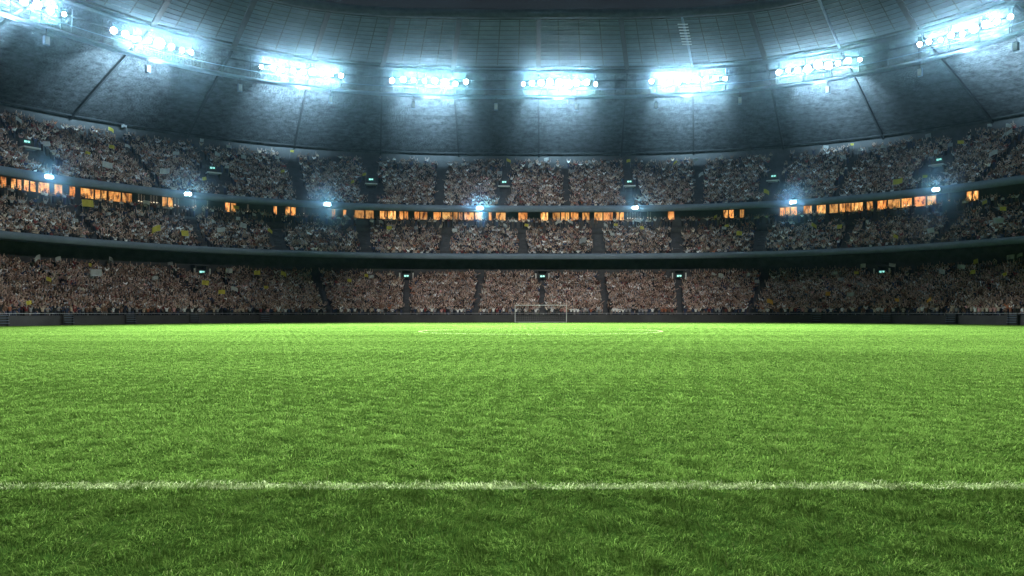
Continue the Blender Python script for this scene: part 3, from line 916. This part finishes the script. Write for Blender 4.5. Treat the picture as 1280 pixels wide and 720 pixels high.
# ------------------------------------------------------------------ flags
FLAGS = {
 'upper': [(19,148,'w'),(103,167,'g'),(116,168,'g'),(135,161,'y'),(158,158,'g'),(135,183,'y'),(157,182,'w'),(54,180,'w'),(76,183,'w'),(111,192,'y'),(127,205,'W'),(217,192,'w'),(198,214,'W'),
   (249,175,'w'),(283,183,'w'),(269,192,'w'),(307,197,'w'),(338,190,'g'),(348,198,'w'),(285,209,'w'),(355,214,'y'),(253,224,'y'),(362,189,'y'),
   (457,218,'y'),(443,227,'y'),(473,206,'g'),(529,206,'g'),(578,206,'w'),(633,200,'y'),(609,214,'g'),(621,216,'g'),
   (681,200,'w'),(666,206,'w'),(678,209,'w'),(718,214,'g'),(735,202,'w'),(762,203,'g'),(788,201,'y'),(847,202,'y'),(866,200,'g'),(865,225,'g'),
   (899,198,'w'),(934,206,'w'),(890,209,'g'),(880,217,'w'),(1029,184,'w'),(1037,198,'w'),(1058,197,'w'),(1060,210,'w'),(955,239,'y'),(1067,181,'y'),(1072,188,'w'),
   (1092,185,'g'),(1107,184,'w'),(1165,169,'g'),(1168,190,'w'),(1191,181,'g'),(1205,178,'y'),(1213,171,'w'),(1236,157,'w'),(1257,157,'w'),(1266,164,'w'),(1255,168,'w'),(1247,190,'W'),(1153,221,'y'),(1116,228,'Y')],
 'middle': [(103,254,'Y'),(90,275,'w'),(138,267,'w'),(185,254,'w'),(148,275,'w'),(200,285,'Y'),(236,292,'Y'),(265,276,'w'),(272,288,'W'),(298,260,'y'),(295,273,'w'),(318,269,'w'),(307,283,'w'),(333,287,'y'),
   (429,270,'w'),(466,277,'w'),(475,277,'g'),(489,285,'y'),(522,285,'g'),(629,281,'w'),(571,288,'w'),(587,289,'w'),(660,282,'y'),(701,277,'w'),(711,277,'w'),(755,281,'w'),(767,281,'y'),(731,300,'G'),
   (796,275,'w'),(805,285,'y'),(769,293,'w'),(897,270,'y'),(912,282,'y'),(902,285,'w'),(927,292,'y'),(1014,281,'y'),(1046,284,'y'),(1084,277,'w'),(1170,287,'W'),(1117,295,'y'),(1243,276,'W'),(1235,252,'y'),(1259,261,'y')],
 'lower': [(50,321,'w'),(73,323,'w'),(110,331,'y'),(135,323,'g'),(126,341,'W'),(197,347,'w'),(216,329,'g'),(250,353,'y'),(281,338,'w'),(317,341,'y'),(350,341,'y'),(280,365,'y'),(289,360,'w'),(329,359,'y'),(55,348,'y'),(31,380,'y'),
   (439,351,'y'),(454,344,'y'),(463,346,'w'),(890,342,'w'),(898,344,'w'),(937,343,'w'),(949,352,'g'),(960,376,'o'),(1032,367,'o'),(1048,341,'w'),(1068,341,'y'),(1047,349,'g'),(1071,354,'g'),(1082,332,'w'),(1119,332,'w'),(1058,368,'w'),
   (1182,340,'w'),(1206,334,'w'),(1219,340,'y'),(1225,326,'y'),(1261,342,'y'),(1268,321,'w'),(1278,318,'w'),(1165,374,'o'),(1127,375,'o')],
}
CN = {'w': 'white', 'g': 'dull grey', 'y': 'yellow', 'o': 'orange'}
CM = {'w': 'flag_white', 'g': 'flag_grey', 'y': 'flag_yellow', 'o': 'flag_orange'}
def flag(t, px, py, c, label):
    d = T[t]
    # seat row whose waved flag would be seen at that height
    best, bs = 1e9, None
    for s in np.linspace(d['s0'], d['s1'] + .5, 60):
        u = u_at_fast(px, s)
        x, y = S(u, s)
        z = HC + (HY - py) / F * float(y)
        e = abs(z - (floor_at(t, s) + 2.75))
        if e < best: best, bs = e, (u, s, z)
    u, s, z = bs
    zf = floor_at(t, s)
    z = max(z, zf + 1.9)
    z = min(z, zf + 5.0)
    big = c.isupper(); c = c.lower()
    w = rng.uniform(1.25, 1.55) if big else rng.uniform(.65, 1.05)
    h = w * rng.uniform(.55, .75)
    loc, rz = frame(u, s - .25, zf)
    e = empty('flag', loc, rz + rng.uniform(-.5, .5))
    tilt = rng.uniform(-.45, .45); side = 1 if rng.random() < .5 else -1
    top = z - zf + h * .5
    base = Vector((0, -.05, 1.25)); tip = Vector((math.sin(tilt) * .5, -.05, top))
    MB().bar(base, tip, .035, None, 6).build('pole', M['pole'], e)
    dirp = (tip - base).normalized()
    fly = Vector((side, 0, 0)) - dirp * side * dirp.x; fly.normalize()
    droop = rng.uniform(-.25, .55)
    n, m = 9, 5; V = []
    ph = rng.uniform(0, 6); amp = rng.uniform(.06, .16)
    for i in range(n):
        fx = i / (n - 1)
        for j in range(m):
            fy = j / (m - 1)
            p = tip - dirp * (h * fy) + fly * (w * fx * (1 - .15 * abs(droop))) + Vector((0, 0, -droop * w * fx * fx))
            p.y += amp * math.sin(ph + fx * 6.5 + fy * 1.2) * (fx + .15)
            V.append(p)
    k = len(V); V2 = V + [v + Vector((0, .012, 0)) for v in V]
    Fc = []
    for i in range(n - 1):
        for j in range(m - 1):
            a = i * m + j
            Fc.append((a, a + 1, a + m + 1, a + m)); Fc.append((k + a, k + a + m, k + a + m + 1, k + a + 1))
    for i in range(n - 1):
        for j in (0, m - 1):
            a = i * m + j; Fc.append((a, a + m, k + a + m, k + a))
    for j in range(m - 1):
        for i in (0, n - 1):
            a = i * m + j; Fc.append((a, a + 1, k + a + 1, k + a))
    mesh_np('cloth', V2, Fc, M[CM[c]], e, smooth=True)
    tag(e, label, 'flag', 'flags waved above the crowd')
_cache = {}
def u_at_fast(px, s):
    k = round(s, 1)
    if k not in _cache:
        uu = np.linspace(-140, 140, 1401); x, y = S(uu, s)
        _cache[k] = (np.where(y > 20, CX + F * x / np.maximum(y, 1), np.where(uu < 0, -9999, 9999)), uu)
    p, uu = _cache[k]
    return float(np.interp(px, p, uu))
for t, L_ in FLAGS.items():
    L_.sort(); cn = {}
    for px, py, c in L_:
        key = c
        cn[key] = cn.get(key, 0) + 1
        size = 'large' if c.isupper() else 'small'
        flag(t, px, py, c, f'{size} {CN[c.lower()]} flag waved over the {t} tier crowd, {ordinal(cn[key])} such flag from left')

# ------------------------------------------------------------------ haze, sky, sun, camera
hm = bpy.data.materials.new('haze_air'); hm.use_nodes = True
nt = hm.node_tree; nt.nodes.clear()
out = nt.nodes.new('ShaderNodeOutputMaterial'); pv = nt.nodes.new('ShaderNodeVolumePrincipled')
pv.inputs['Color'].default_value = (.38, .72, .95, 1); pv.inputs['Density'].default_value = .000048; pv.inputs['Anisotropy'].default_value = .986
nt.links.new(pv.outputs[0], out.inputs['Volume'])
hz = MB().box((0, 42, 29), (600, 600, 60)).build('haze', hm); tag(hz, kind='stuff')

w = bpy.data.worlds.new('World'); scene.world = w; w.use_nodes = True
nt = w.node_tree; bg = nt.nodes['Background']
sky = nt.nodes.new('ShaderNodeTexSky'); sky.sky_type = 'NISHITA'; sky.sun_disc = False
sky.sun_elevation = R(-2.5); sky.sun_rotation = R(180)
nt.links.new(sky.outputs[0], bg.inputs['Color']); bg.inputs['Strength'].default_value = .10
sun = bpy.data.lights.new('moonlight', 'SUN'); sun.energy = .02; sun.angle = R(.5); sun.color = (1, .96, .9)
so = link(bpy.data.objects.new('moonlight', sun)); so.rotation_euler = (R(50), 0, R(0))

cam = bpy.data.cameras.new('camera'); co = link(bpy.data.objects.new('camera', cam))
co.location = (0, 0, HC); co.rotation_euler = (R(90), 0, 0)
cam.sensor_width = 36; cam.lens = 36 * F / 1280
cam.shift_x = -(CX - 640) / 1280; cam.shift_y = (HY - 360) / 1280
cam.clip_end = 2000; cam.clip_start = .05
scene.camera = co
scene.view_settings.view_transform = 'Standard'; scene.view_settings.look = 'None'
scene.view_settings.exposure = 0; scene.view_settings.gamma = 1
cy = scene.cycles
cy.use_denoising = True
try: cy.denoiser = 'OPENIMAGEDENOISE'
except Exception: pass
cy.max_bounces = 5; cy.diffuse_bounces = 2; cy.glossy_bounces = 2; cy.transmission_bounces = 3; cy.volume_bounces = 0
cy.sample_clamp_indirect = 4; cy.use_light_tree = True
cy.caustics_reflective = False; cy.caustics_refractive = False
